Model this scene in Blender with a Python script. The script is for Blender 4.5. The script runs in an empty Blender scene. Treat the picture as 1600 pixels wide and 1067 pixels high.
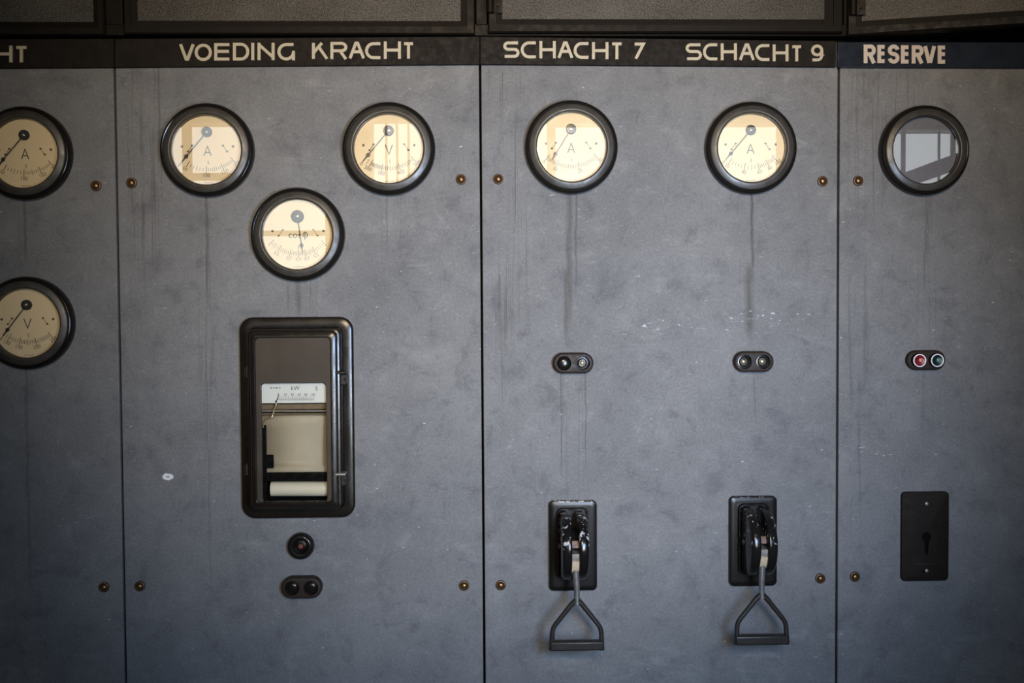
import bpy, bmesh, math, random
from mathutils import Vector, Matrix
R = math.radians
scene = bpy.context.scene
C = scene.collection
random.seed(4)

# ------------------------------------------------------------------ camera
S = 0.0014                      # metres per photo pixel on the face of the board
D = 2.4                         # camera to board
F = D / S                       # focal length in pixels
CAM = Vector((0.0, -D, 1.55))
yaw, pitch, roll = R(1.65), R(1.98), R(0.36)
fwd = Vector((math.sin(yaw)*math.cos(pitch), math.cos(yaw)*math.cos(pitch), -math.sin(pitch)))
r0 = Vector((math.cos(yaw), -math.sin(yaw), 0))
u0 = r0.cross(fwd)
upv = math.cos(roll)*u0 + math.sin(roll)*r0
rgt = math.cos(roll)*r0 - math.sin(roll)*u0
cd = bpy.data.cameras.new('camera')
cam = bpy.data.objects.new('camera', cd); C.objects.link(cam)
cam.matrix_world = Matrix(((rgt.x, upv.x, -fwd.x, CAM.x), (rgt.y, upv.y, -fwd.y, CAM.y),
                           (rgt.z, upv.z, -fwd.z, CAM.z), (0, 0, 0, 1)))
cd.sensor_width = 36; cd.lens = 36*F/1600; cd.clip_start = 0.05; cd.clip_end = 100
scene.camera = cam

# ------------------------------------------------------------------ light
vs = scene.view_settings
scene.display_settings.display_device = 'sRGB'
vs.view_transform = 'Standard'; vs.look = 'None'; vs.gamma = 1; vs.exposure = 0.0
vs.use_curve_mapping = False
w = bpy.data.worlds.new('overcast_sky'); scene.world = w; w.use_nodes = True
bg = w.node_tree.nodes['Background']
bg.inputs[0].default_value = (0.88, 0.96, 1.0, 1); bg.inputs[1].default_value = 2.75

def spot(name, loc, aim, energy, color, size, blend, radius):
    l = bpy.data.lights.new(name, 'SPOT'); l.energy = energy; l.color = color
    l.spot_size = R(size); l.spot_blend = blend; l.shadow_soft_size = radius
    o = bpy.data.objects.new(name, l); C.objects.link(o); o.location = loc
    o.rotation_euler = (Vector(aim)-Vector(loc)).to_track_quat('-Z', 'Y').to_euler()
    return o
spot('added_warm_spot', (0.14, -3.1, 2.30), (0.18, 0, 1.93), 360, (1.0, 0.77, 0.50), 51, 1.0, 0.15)  # added unseen spot: warms the upper board and lets its edges fall dark
spot('added_neutral_spot', (0.60, -2.3, 1.20), (0.10, 0, 1.58), 120, (1.0, 1.0, 0.96), 52, 1.0, 0.22)  # added unseen spot: neutral pool that brightens the middle of the board
spot('added_cool_spot', (0.60, -2.0, 1.50), (0.22, 0, 1.32), 188, (0.38, 0.61, 1.0), 66, 1.0, 0.25)  # added unseen spot: tints the lower board cool, not a fixture of the hall

# ------------------------------------------------------------------ helpers
def P(px, py, d=0.0):
    """point of the place seen at a photo pixel, at distance d in front of the board's face"""
    ray = fwd + (px-800)/F*rgt - (py-533.5)/F*upv
    t = (-d-CAM.y)/ray.y
    return CAM + ray*t

def RW(px, py, yw=-5.0):
    """point of the rear wall mirrored by a flat gauge glass at a pixel"""
    g = P(px, py, 0.02); r = g-CAM
    t = (-0.02-yw)/r.y
    return Vector((g.x+r.x*t, yw, g.z+r.z*t))

def link(o, parent=None):
    C.objects.link(o)
    if parent: o.parent = parent
    return o

def tag(o, label=None, cat=None, group=None, kind=None):
    if label: o['label'] = label
    if cat: o['category'] = cat
    if group: o['group'] = group
    if kind: o['kind'] = kind
    return o

def thing(name, loc, label, cat, group=None):
    o = bpy.data.objects.new(name, None); o.empty_display_size = 0.02
    o.location = (loc[0], loc[1]-.0006, loc[2]); link(o)
    return tag(o, label, cat, group)

class MB:
    def __init__(s): s.v = []; s.f = []
    def add(s, vs_, fs):
        k = len(s.v); s.v += [tuple(p) for p in vs_]; s.f += [tuple(i+k for i in q) for q in fs]; return s
    def lathe(s, prof, cx=0, cz=0, n=72, cap=False):
        k = len(s.v); m = len(prof)
        for r, d in prof:
            for i in range(n):
                a = 2*math.pi*i/n
                s.v.append((cx+r*math.cos(a), -d, cz+r*math.sin(a)))
        for j in range(m-1):
            for i in range(n):
                i2 = (i+1) % n
                s.f.append((k+j*n+i, k+j*n+i2, k+(j+1)*n+i2, k+(j+1)*n+i))
        if cap: s.f.append(tuple(k+(m-1)*n+i for i in range(n)))
        if cap == 2: s.f.append(tuple(k+i for i in range(n)))
        return s
    def loft(s, rings, cap0=False, cap1=False):
        k = len(s.v); n = len(rings[0][0])
        for pts, d in rings:
            s.v += [(x, -d, z) for x, z in pts]
        for j in range(len(rings)-1):
            for i in range(n):
                i2 = (i+1) % n
                s.f.append((k+j*n+i, k+j*n+i2, k+(j+1)*n+i2, k+(j+1)*n+i))
        if cap0: s.f.append(tuple(k+i for i in range(n)))
        if cap1: s.f.append(tuple(k+(len(rings)-1)*n+i for i in range(n)))
        return s
    def prism(s, pts, d0, d1):
        return s.loft([(pts, d0), (pts, d1)], True, True)
    def box(s, x0, x1, d0, d1, z0, z1):
        return s.prism([(x0, z0), (x1, z0), (x1, z1), (x0, z1)], d0, d1)
    def holes(s, outer, inners, d):
        bm = bmesh.new(); ed = []
        for lp in [outer]+inners:
            vv = [bm.verts.new((x, -d, z)) for x, z in lp]
            ed += [bm.edges.new((vv[i], vv[(i+1) % len(vv)])) for i in range(len(vv))]
        bmesh.ops.triangle_fill(bm, edges=ed, use_beauty=True, normal=(0, -1, 0))
        bm.verts.index_update()
        s.add([v.co[:] for v in bm.verts], [[v.index for v in f.verts] for f in bm.faces])
        bm.free(); return s
    def tube(s, path, rad, n=12, flat=1.0, caps=True):
        path = [Vector(p) for p in path]; k = len(s.v); m = len(path)
        rads = rad if isinstance(rad, (list, tuple)) else [rad]*m
        ref = None
        for j, p in enumerate(path):
            t = (path[min(j+1, m-1)]-path[max(j-1, 0)]).normalized()
            if ref is None:
                ref = Vector((0, 1, 0)) if abs(t.y) < .9 else Vector((1, 0, 0))
            a = (ref - t*ref.dot(t)).normalized(); b = t.cross(a); ref = a
            for i in range(n):
                q = 2*math.pi*i/n
                s.v.append(tuple(p + a*math.cos(q)*rads[j]*flat + b*math.sin(q)*rads[j]))
        for j in range(m-1):
            for i in range(n):
                i2 = (i+1) % n
                s.f.append((k+j*n+i, k+j*n+i2, k+(j+1)*n+i2, k+(j+1)*n+i))
        if caps:
            s.f.append(tuple(k+i for i in range(n))); s.f.append(tuple(k+(m-1)*n+i for i in range(n)))
        return s
    def ribbon(s, pts, wd, d0, d1, closed=False):
        """flat stroke of width wd along an x,z polyline, standing d0..d1 proud"""
        n = len(pts); L = []; Rr = []
        for i in range(n):
            p = Vector(pts[i])
            a = Vector(pts[(i-1) % n]) if (closed or i > 0) else None
            b = Vector(pts[(i+1) % n]) if (closed or i < n-1) else None
            t1 = (p-a).normalized() if a is not None else None
            t2 = (b-p).normalized() if b is not None else None
            if t1 is None: t1 = t2
            if t2 is None: t2 = t1
            n1 = Vector((-t1.y, t1.x)); n2 = Vector((-t2.y, t2.x))
            mm = (n1+n2)
            if mm.length < 1e-6: mm = n1
            mm.normalize(); sc = min(1/max(mm.dot(n1), .2), 2.2)
            L.append(p+mm*wd/2*sc); Rr.append(p-mm*wd/2*sc)
        k = len(s.v)
        for d in (d0, d1):
            s.v += [(q.x, -d, q.y) for q in L]; s.v += [(q.x, -d, q.y) for q in Rr]
        m = n if closed else n-1
        for i in range(m):
            j = (i+1) % n
            l0, l1, r0_, r1_ = k+i, k+j, k+n+i, k+n+j
            L0, L1, R0, R1 = l0+2*n, l1+2*n, r0_+2*n, r1_+2*n
            s.f += [(L0, L1, R1, R0), (l0, l1, L1, L0), (r0_, r1_, R1, R0)]
        if not closed:
            s.f += [(k, k+n, k+3*n, k+2*n), (k+n-1, k+2*n-1, k+4*n-1, k+3*n-1)]
        return s
    def build(s, name, mat, parent=None, bevel=0, smooth=True, seg=2, ang=38, recalc=True):
        me = bpy.data.meshes.new(name); me.from_pydata(s.v, [], s.f); me.update()
        if recalc:
            bm = bmesh.new(); bm.from_mesh(me)
            bmesh.ops.remove_doubles(bm, verts=bm.verts, dist=1e-6)
            bmesh.ops.recalc_face_normals(bm, faces=bm.faces); bm.to_mesh(me); bm.free()
        if smooth:
            me.shade_smooth(); me.set_sharp_from_angle(angle=R(ang))
        if mat: me.materials.append(mat)
        o = link(bpy.data.objects.new(name, me), parent)
        if bevel:
            b = o.modifiers.new('bevel', 'BEVEL'); b.width = bevel; b.segments = seg
            b.limit_method = 'ANGLE'; b.angle_limit = R(35)
        return o

def rr(w_, h_, r, cx=0, cz=0, n=6):
    out = []
    for qx, qz, a0 in ((1, 1, 0), (-1, 1, 90), (-1, -1, 180), (1, -1, 270)):
        for i in range(n+1):
            a = R(a0+90*i/n)
            out.append((cx+qx*(w_/2-r)+r*math.cos(a), cz+qz*(h_/2-r)+r*math.sin(a)))
    return out

def circ(r, cx=0, cz=0, n=32):
    return [(cx+r*math.cos(2*math.pi*i/n), cz+r*math.sin(2*math.pi*i/n)) for i in range(n)]

_txt = {}
def text_mesh(body):
    if body not in _txt:
        cu = bpy.data.curves.new('t', 'FONT'); cu.body = body; cu.size = 1
        cu.align_x = 'CENTER'; cu.align_y = 'CENTER'; cu.resolution_u = 3
        o = bpy.data.objects.new('t', cu); C.objects.link(o)
        dg = bpy.context.evaluated_depsgraph_get(); dg.update()
        me = bpy.data.meshes.new_from_object(o.evaluated_get(dg))
        _txt[body] = ([v.co[:2] for v in me.vertices], [tuple(p.vertices) for p in me.polygons])
        bpy.data.objects.remove(o); bpy.data.curves.remove(cu); bpy.data.meshes.remove(me)
    return _txt[body]

def add_text(mb, body, size, cx, cz, d, rot=0, sx=1.0):
    v, f = text_mesh(body); ca, sa = math.cos(rot), math.sin(rot)
    mb.add([(cx+size*(x*sx*ca-y*sa), -d, cz+size*(x*sx*sa+y*ca)) for x, y in v], f)

# ------------------------------------------------------------------ materials
def new_mat(name):
    m = bpy.data.materials.new(name); m.use_nodes = True
    nt = m.node_tree; b = nt.nodes['Principled BSDF']
    return m, nt, b

class NT:
    """small wrapper to write node maths in line"""
    def __init__(s, nt): s.nt = nt
    def val(s, sock, x):
        if isinstance(x, bpy.types.NodeSocket): s.nt.links.new(x, sock)
        else: sock.default_value = x
    def m(s, op, a, b=0.0, c=0.0, clamp=False):
        n = s.nt.nodes.new('ShaderNodeMath'); n.operation = op; n.use_clamp = clamp
        for i, x in enumerate((a, b, c)): s.val(n.inputs[i], x)
        return n.outputs[0]
    def ramp(s, x, a, b, lo=0.0, hi=1.0):
        n = s.nt.nodes.new('ShaderNodeMapRange'); n.interpolation_type = 'SMOOTHSTEP'
        for i, q in enumerate((x, a, b, lo, hi)): s.val(n.inputs[i], q)
        return n.outputs[0]
    def mix(s, f, a, b, mode='MIX'):
        n = s.nt.nodes.new('ShaderNodeMix'); n.data_type = 'RGBA'; n.blend_type = mode
        s.val(n.inputs[0], f); s.val(n.inputs[6], a); s.val(n.inputs[7], b)
        return n.outputs[2]
    def noise(s, vec, scale, detail=4, rough=.55, dist=0.0):
        n = s.nt.nodes.new('ShaderNodeTexNoise')
        if vec is not None: s.nt.links.new(vec, n.inputs['Vector'])
        n.inputs['Scale'].default_value = scale; n.inputs['Detail'].default_value = detail
        n.inputs['Roughness'].default_value = rough; n.inputs['Distortion'].default_value = dist
        return n.outputs[0]
    def scaled(s, vec, sc, off=(0, 0, 0), rot=(0, 0, 0)):
        n = s.nt.nodes.new('ShaderNodeMapping'); s.nt.links.new(vec, n.inputs[0])
        n.inputs['Scale'].default_value = sc; n.inputs['Location'].default_value = off
        n.inputs['Rotation'].default_value = rot
        return n.outputs[0]
    def obj(s):
        return s.nt.nodes.new('ShaderNodeTexCoord').outputs['Object']
    def pos(s):
        return s.nt.nodes.new('ShaderNodeNewGeometry').outputs['Position']
    def xyz(s, vec):
        n = s.nt.nodes.new('ShaderNodeSeparateXYZ'); s.nt.links.new(vec, n.inputs[0]); return n.outputs
    def bump(s, h, strength, dist=0.001):
        n = s.nt.nodes.new('ShaderNodeBump'); n.inputs['Strength'].default_value = strength
        n.inputs['Distance'].default_value = dist; s.nt.links.new(h, n.inputs['Height']); return n.outputs[0]

def plain(name, col, rough=.5, metal=0.0, var=.25, scale=60, bump=0.0, spec=.5):
    m, nt, b = new_mat(name); n = NT(nt); v = n.obj()
    t = n.noise(v, scale, 5)
    c0 = tuple(x*(1-var) for x in col)+(1,); c1 = tuple(min(1, x*(1+var)) for x in col)+(1,)
    n.val(b.inputs['Base Color'], n.mix(t, c0, c1))
    n.val(b.inputs['Roughness'], n.ramp(n.noise(v, scale*1.7, 3), .3, .7, max(.02, rough*.8), min(1, rough*1.2)))
    b.inputs['Metallic'].default_value = metal
    b.inputs['Specular IOR Level'].default_value = spec
    if bump: n.val(b.inputs['Normal'], n.bump(n.noise(v, scale*6, 3), bump))
    return m

def chipped(name, col, rough, zlo, zhi, chip, thr, scale=110):
    """black enamel with pale chips between two heights of the thing"""
    m, nt, b = new_mat(name); n = NT(nt); v = n.obj(); z = n.xyz(v)[2]
    mask = n.m('MULTIPLY', n.ramp(z, zlo, zlo+(zhi-zlo)*.35), n.ramp(n.noise(v, scale, 5, .6), thr, thr+.03))
    n.val(b.inputs['Base Color'], n.mix(mask, col+(1,), chip+(1,)))
    n.val(b.inputs['Roughness'], n.ramp(mask, 0, 1, rough, .7)); b.inputs['Specular IOR Level'].default_value = .25
    return m

M = {}
M['bakelite'] = plain('black_bakelite', (.008, .007, .0062), .20, var=.25, scale=25, spec=.3)
M['bezel'] = plain('worn_bakelite', (.030, .027, .023), .40, var=.35, scale=30)
M['bakelite_brown'] = plain('brown_bakelite', (.022, .015, .012), .5, var=.25, bump=.05, spec=.14)
M['enamel'] = plain('black_enamel', (.005, .0045, .004), .26, var=.3, spec=.2)
M['door_enamel'] = plain('worn_black_enamel', (.009, .007, .0052), .26, var=.25, scale=14, spec=.28)
M['plate_dark'] = plain('dark_cover_plate', (.040, .031, .022), .45, var=.35, scale=14, spec=.2)
M['iron'] = plain('worn_iron', (.021, .018, .016), .40, metal=.15, var=.5, scale=90, bump=.15, spec=.25)
M['rod'] = plain('bare_steel', (.28, .26, .23), .42, metal=.6, var=.5, scale=120)
M['neck'] = plain('rubbed_steel', (.085, .08, .075), .45, metal=.2, var=.5, scale=90, bump=.2)
M['tan_block'] = plain('tan_fibre', (.42, .33, .22), .6, var=.3)
M['orange_block'] = plain('copper_contact', (.075, .030, .011), .5, metal=.1, var=.3)
M['brass'] = plain('tarnished_brass', (.20, .115, .05), .33, metal=.85, var=.5, scale=200, bump=.2)
M['rust'] = plain('rusty_washer', (.10, .055, .03), .5, metal=.5, var=.5, scale=200, bump=.2)
M['dial'] = plain('cream_dial_card', (.70, .545, .315), .6, var=.05, scale=20)
M['blank_dial'] = plain('grey_blanking_card', (.13, .13, .145), .7, var=.05)
M['ink'] = plain('black_ink', (.035, .03, .028), .6)
M['ink_soft'] = plain('faded_ink', (.13, .10, .07), .6)
M['needle'] = plain('needle_black', (.02, .018, .018), .4)
M['letter'] = plain('cream_letter', (.37, .325, .24), .6, var=.12, spec=.2)
M['letter_white'] = plain('painted_letter', (.46, .39, .33), .6, var=.06, spec=.2)
M['sign'] = plain('sign_board_black', (.0095, .0075, .006), .6, var=.7, scale=45, bump=.3, spec=.10)
M['sign_blue'] = plain('sign_board_blue_black', (.009, .012, .019), .30, var=.3, scale=20, spec=.25)
M['frame'] = plain('black_window_steel', (.0065, .005, .0038), .5, var=.35, scale=30, bump=.05, spec=.10)
M['white_card'] = plain('white_scale_card', (.70, .71, .64), .5, var=.04)
M['paper'] = plain('chart_paper', (.47, .40, .27), .75, var=.12, scale=30)
M['roll'] = plain('white_paper_roll', (.70, .64, .47), .6, var=.05)
M['roller'] = plain('brown_roller', (.21, .155, .09), .35, metal=.3, var=.25)
M['chrome'] = plain('worn_chrome', (.62, .62, .60), .2, metal=1.0, var=.15)
M['lens'] = plain('brassy_lens', (.62, .52, .34), .15, metal=.7)
M['red'] = plain('red_button', (.13, .008, .015), .25)
M['red_dot'] = plain('red_highlight', (.45, .12, .07), .4)
M['orange_dot'] = plain('orange_red_lens', (.11, .03, .018), .45, spec=.2)
M['green'] = plain('green_button', (.004, .015, .018), .25)
M['green_dot'] = plain('green_highlight', (.07, .16, .09), .4)
M['white_ring'] = plain('white_ring', (.85, .85, .85), .35)
M['void'] = plain('dark_hollow', (.004, .0035, .003), .9, spec=.05)
M['cover'] = plain('brown_black_cover', (.013, .0095, .0075), .6, var=.3, scale=60, bump=.05, spec=.10)
M['screw'] = plain('steel_screw', (.28, .27, .25), .45, metal=.4)
M['wall'] = plain('hall_plaster', (.12, .10, .08), .9, var=.1, scale=6)
M['floor'] = plain('hall_floor', (.06, .065, .08), .7, var=.2, scale=5)
M['ceiling'] = plain('hall_ceiling', (.14, .11, .08), .9, var=.1, scale=4)
M['mullion'] = plain('window_steel', (.10, .10, .11), .5, var=.1)
M['brace'] = plain('grey_steel_brace', (.13, .13, .145), .5, var=.1)
M['inner'] = plain('cabinet_inside', (.012, .010, .009), .8, var=.2)

def glass_mat(name, refl, tint=(1, 1, 1)):
    m = bpy.data.materials.new(name); m.use_nodes = True; nt = m.node_tree; nt.nodes.clear()
    out = nt.nodes.new('ShaderNodeOutputMaterial'); mx = nt.nodes.new('ShaderNodeMixShader')
    tr = nt.nodes.new('ShaderNodeBsdfTransparent'); tr.inputs[0].default_value = tint+(1,)
    gl = nt.nodes.new('ShaderNodeBsdfGlossy'); gl.inputs['Roughness'].default_value = 0.0
    lw = nt.nodes.new('ShaderNodeLayerWeight'); lw.inputs[0].default_value = .5
    n = NT(nt); f = n.m('POWER', lw.outputs['Facing'], 5.0)
    n.val(mx.inputs[0], n.m('MULTIPLY_ADD', f, .9, refl, clamp=True))
    nt.links.new(tr.outputs[0], mx.inputs[1]); nt.links.new(gl.outputs[0], mx.inputs[2])
    nt.links.new(mx.outputs[0], out.inputs[0])
    return m
M['glass'] = glass_mat('gauge_glass', .145)
M['pane_clear'] = glass_mat('hall_window_glass', .04)

def frosted():
    m, nt, b = new_mat('textured_cabinet_glass'); n = NT(nt); v = n.obj()
    g = n.noise(v, 420, 2, .6); big = n.noise(v, 6, 4)
    n.val(b.inputs['Base Color'], n.mix(n.ramp(n.m('MULTIPLY_ADD', g, .8, n.m('MULTIPLY', big, .3)), .40, .85),
                                        (.013, .0115, .009, 1), (.082, .076, .067, 1)))
    b.inputs['Roughness'].default_value = .42; b.inputs['Specular IOR Level'].default_value = .3
    n.val(b.inputs['Normal'], n.bump(g, .55, .002))
    return m
M['frosted'] = frosted()

def slate():
    m, nt, b = new_mat('grey_slate'); n = NT(nt); v = n.pos(); X, Y, Z = n.xyz(v)
    big = n.noise(v, 2.6, 7, .6); mid = n.noise(v, 16, 8, .68, .4); fine = n.noise(v, 190, 3, .6)
    col = n.mix(n.ramp(big, .30, .70), (.118, .119, .122, 1), (.152, .151, .152, 1))
    col = n.mix(n.ramp(mid, .50, .68, 0, .55), col, (.082, .082, .088, 1))
    col = n.mix(n.ramp(mid, .28, .48, .42, 0), col, (.20, .199, .20, 1))
    # cloth-like short scratches, faint
    sc = n.noise(n.scaled(v, (70, 1, 260), rot=(0, R(18), 0)), 1, 3, .6)
    col = n.mix(n.ramp(sc, .58, .74, 0, .45), col, (.24, .24, .24, 1))
    gr = n.ramp(fine, .3, .7, .90, 1.09)
    cc = nt.nodes.new('ShaderNodeCombineColor')
    for i in range(3): n.val(cc.inputs[i], gr)
    col = n.mix(1.0, col, cc.outputs[0], 'MULTIPLY')
    # broad pale scuffs and wipe marks
    sf = n.noise(n.scaled(v, (9, 1, 26), rot=(0, R(32), 0)), 1, 7, .72, .8)
    sm_ = n.ramp(n.noise(v, 3.5, 3), .45, .68)
    col = n.mix(n.m('MULTIPLY', n.ramp(sf, .50, .70, 0, .5), sm_), col, (.225, .224, .222, 1))
    sd = n.noise(n.scaled(v, (34, 1, 24)), 1, 8, .75, .5)
    col = n.mix(n.ramp(sd, .53, .72, 0, .45), col, (.078, .077, .080, 1))
    # dark pits
    pit = n.ramp(n.noise(v, 120, 2, .5), .70, .76, 0, .5)
    col = n.mix(pit, col, (.04, .04, .042, 1))
    # vertical run marks near some edges of the panels
    vs_ = n.noise(n.scaled(v, (110, 1, 2.4)), 1, 4, .6, .9)
    run = n.ramp(vs_, .52, .66)
    zone = None
    for x0, x1, y0, y1, st in ((186, 262, 110, 560, .55), (752, 835, 110, 760, .75), (1318, 1440, 110, 420, .5),
                               (300, 345, 300, 960, .35), (440, 500, 440, 500, .4), (470, 500, 105, 300, .35),
                               (590, 640, 300, 420, .3), (1320, 1360, 420, 1000, .4), (1430, 1470, 300, 760, .35),
                               (860, 925, 590, 980, .25), (20, 60, 310, 1000, .35)):
        a, q = P(x0, y0), P(x1, y1)
        hw = abs(q.x-a.x)/2; cx = (a.x+q.x)/2
        mx_ = n.ramp(n.m('ABSOLUTE', n.m('SUBTRACT', X, cx)), hw, hw*.6, 0, st)
        mz = n.m('MULTIPLY', n.ramp(Z, q.z, q.z+(a.z-q.z)*.6), n.ramp(Z, a.z+.02, a.z-.02))
        t = n.m('MULTIPLY', mx_, mz)
        zone = t if zone is None else n.m('MAXIMUM', zone, t)
    col = n.mix(n.m('MULTIPLY', run, zone), col, (.056, .053, .051, 1))
    # single rusty drips below instruments
    wob = n.m('MULTIPLY_ADD', n.noise(n.scaled(v, (2, 1, 9)), 1, 3), .016, -.008)
    drip = None
    for x0, y0, y1, hwp, st in ((888, 298, 545, 8, .62), (884, 430, 548, 6, .6), (899, 300, 470, 3, .5), (1175, 300, 470, 4, .75),
                                (1171, 420, 545, 11, .55), (322, 305, 500, 3, .55), (466, 438, 497, 7, .5),
                                (38, 305, 420, 4, .5), (40, 575, 960, 4, .35), (1447, 302, 480, 3, .5),
                                (605, 300, 400, 3, .4), (877, 590, 760, 2, .55), (915, 590, 760, 2, .5), (322, 500, 1000, 2, .35),
                                (248, 110, 300, 2, .4), (1180, 590, 660, 2, .4)):
        a, q = P(x0, y0), P(x0, y1)
        hw = hwp*S
        mx_ = n.ramp(n.m('ABSOLUTE', n.m('SUBTRACT', n.m('ADD', X, wob), a.x)), hw, 0, 0, st)
        mz = n.m('MULTIPLY', n.ramp(Z, q.z-.01, q.z+(a.z-q.z)*.35), n.ramp(Z, a.z+.02, a.z))
        t = n.m('MULTIPLY', mx_, mz)
        drip = t if drip is None else n.m('MAXIMUM', drip, t)
    drip = n.m('MULTIPLY', drip, n.ramp(n.noise(n.scaled(v, (160, 1, 5)), 1, 4), .25, .6, .45, 1))
    col = n.mix(drip, col, (.050, .044, .038, 1))
    # pale chips, lying level, in scattered drifts
    fl = n.noise(n.scaled(v, (55, 1, 150), rot=(0, R(-8), 0)), 1, 3, .55)
    dm = n.noise(v, 7, 3)
    thr = n.m('SUBTRACT', .71, n.ramp(dm, .45, .8, 0, .06))
    for x0, x1, y0, y1, st in ((950, 1310, 470, 545, .07), (1120, 1300, 475, 500, .05), (880, 1010, 560, 585, .05),
                               (1330, 1420, 640, 740, .05), (60, 700, 620, 900, .015)):
        a, q = P(x0, y0), P(x1, y1)
        mx_ = n.ramp(n.m('ABSOLUTE', n.m('SUBTRACT', X, (a.x+q.x)/2)), abs(q.x-a.x)/2, abs(q.x-a.x)/3, 0, 1)
        mz = n.ramp(n.m('ABSOLUTE', n.m('SUBTRACT', Z, (a.z+q.z)/2)), abs(q.z-a.z)/2, 0, 0, st)
        thr = n.m('SUBTRACT', thr, n.m('MULTIPLY', mx_, mz))
    chip = n.m('MULTIPLY', n.m('SUBTRACT', fl, thr), 30.0, clamp=True)
    col = n.mix(n.m('MULTIPLY', chip, .75), col, (.40, .40, .41, 1))
    # one blot of white paint, low on the second panel
    a = P(262, 745)
    e = n.m('SQRT', n.m('ADD', n.m('POWER', n.m('DIVIDE', n.m('SUBTRACT', X, a.x), 9*S), 2),
                        n.m('POWER', n.m('DIVIDE', n.m('SUBTRACT', Z, a.z), 5.5*S), 2)))
    e = n.m('ADD', e, n.m('MULTIPLY_ADD', n.noise(v, 120, 2), .6, -.3))
    col = n.mix(n.m('MULTIPLY', n.ramp(e, 1.05, .85), n.ramp(e, .15, .4, .35, 1)), col, (.62, .62, .62, 1))
    n.val(b.inputs['Base Color'], col)
    n.val(b.inputs['Roughness'], n.ramp(mid, .3, .7, .66, .8))
    b.inputs['Specular IOR Level'].default_value = .12
    h = n.m('ADD', n.m('MULTIPLY', mid, .5), n.m('MULTIPLY', fine, .25))
    n.val(b.inputs['Normal'], n.bump(h, .22, .002))
    return m
M['slate'] = slate()

# ------------------------------------------------------------------ the hall (setting)
def struct(mb, name, mat, **k):
    return tag(mb.build(name, mat, **k), kind='structure')
XL, XR, YB, YF, ZC = -4.2, 4.6, -5.0, 0.55, 3.6
struct(MB().box(XL-.2, XR+.2, -YF-.2, -YB+.2, -.1, 0), 'floor', M['floor'], smooth=False)
struct(MB().box(XL-.2, XR+.2, -YF-.2, -YB+.2, ZC, ZC+.1), 'ceiling', M['ceiling'], smooth=False)
struct(MB().box(XL-.1, XL, -YF-.1, -YB+.1, 0, ZC), 'wall_left', M['wall'], smooth=False)
struct(MB().box(XR, XR+.1, -YF-.1, -YB+.1, 0, ZC), 'wall_right', M['wall'], smooth=False)
struct(MB().box(XL, XR, -YF-.1, -YF, 0, ZC), 'wall_front', M['inner'], smooth=False)

# rear wall with its daylight windows (they show in the gauge glasses)
def wx(px, py=230): return RW(px, py).x
def wz(py, px=800): return RW(px, py).z
z_lo = 1.62
rear = [  # x0, x1, z1, mullions (x, width), transoms (z, height)
    (wx(205), wx(518), wz(189, 322), [((wx(283)+wx(298))/2, wx(298)-wx(283)), (wx(512), wx(518)-wx(506))],
     [(wz(275.5, 322), .05), (wz(364, 465, ), .036)]),
    (wx(579), wx(865), wz(184, 607), [(wx(603), .016), (wx(620), .016), (wx(638), .016), (wx(860), wx(865)-wx(855))], []),
    (wx(866), wx(1228), wz(190, 893), [(wx(1010), .03)], []),
    (wx(1378), wx(1530), wz(200, 1447), [((wx(1411)+wx(1417))/2, wx(1417)-wx(1411)), (wx(1470), .012), (wx(1492), .03)], []),
]
outer = [(XL, 0), (XR, 0), (XR, ZC), (XL, ZC)]
hs = [[(a, z_lo), (b, z_lo), (b, z1), (a, z1)] for a, b, z1, _, _ in rear]
mb = MB()
mb.holes(outer, hs, -YB); mb.holes(outer, hs, -YB+.25)
for h in hs: mb.loft([(h, -YB), (h, -YB+.25)])
mb.loft([(outer, -YB), (outer, -YB+.25)])
struct(mb, 'wall_rear', M['wall'], smooth=False)
for i, (a, b, z1, mul, tra) in enumerate(rear):
    mb = MB(); q0, q1 = -YB+.02, -YB+.04
    for x, ww in mul: mb.box(x-ww/2, x+ww/2, q0, q1, z_lo, z1)
    for z, hh in tra: mb.box(a, b, q0, q1, z-hh/2, z+hh/2)
    fr = .03
    mb.box(a, b, q0, q1, z_lo, z_lo+fr); mb.box(a, b, q0, q1, z1-fr*.3, z1)
    mb.box(a, a+.01, q0, q1, z_lo, z1); mb.box(b-.01, b, q0, q1, z_lo, z1)
    wo = struct(mb, 'window_%d' % (i+5), M['mullion'], smooth=False)
    MB().box(a, b, -YB+.028, -YB+.032, z_lo, z1).build('pane', M['pane_clear'], wo, smooth=False)
    l = bpy.data.lights.new('daylight_portal', 'AREA'); l.shape = 'RECTANGLE'
    l.size = b-a; l.size_y = z1-z_lo; l.cycles.is_portal = True
    o = link(bpy.data.objects.new('daylight_portal', l)); o.location = ((a+b)/2, YB-.22, (z1+z_lo)/2)
    o.rotation_euler = (R(90), 0, 0)
# grey steel brace leaning across the right-hand rear window
p0, p1, p2, p3 = RW(1395, 276), RW(1530, 226), RW(1530, 252), RW(1395, 300)
struct(MB().prism([(p0.x, p0.z), (p1.x, p1.z), (p2.x, p2.z), (p3.x, p3.z)], -YB-.12, -YB-.04), 'trim_1', M['brace'], smooth=False)

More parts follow.
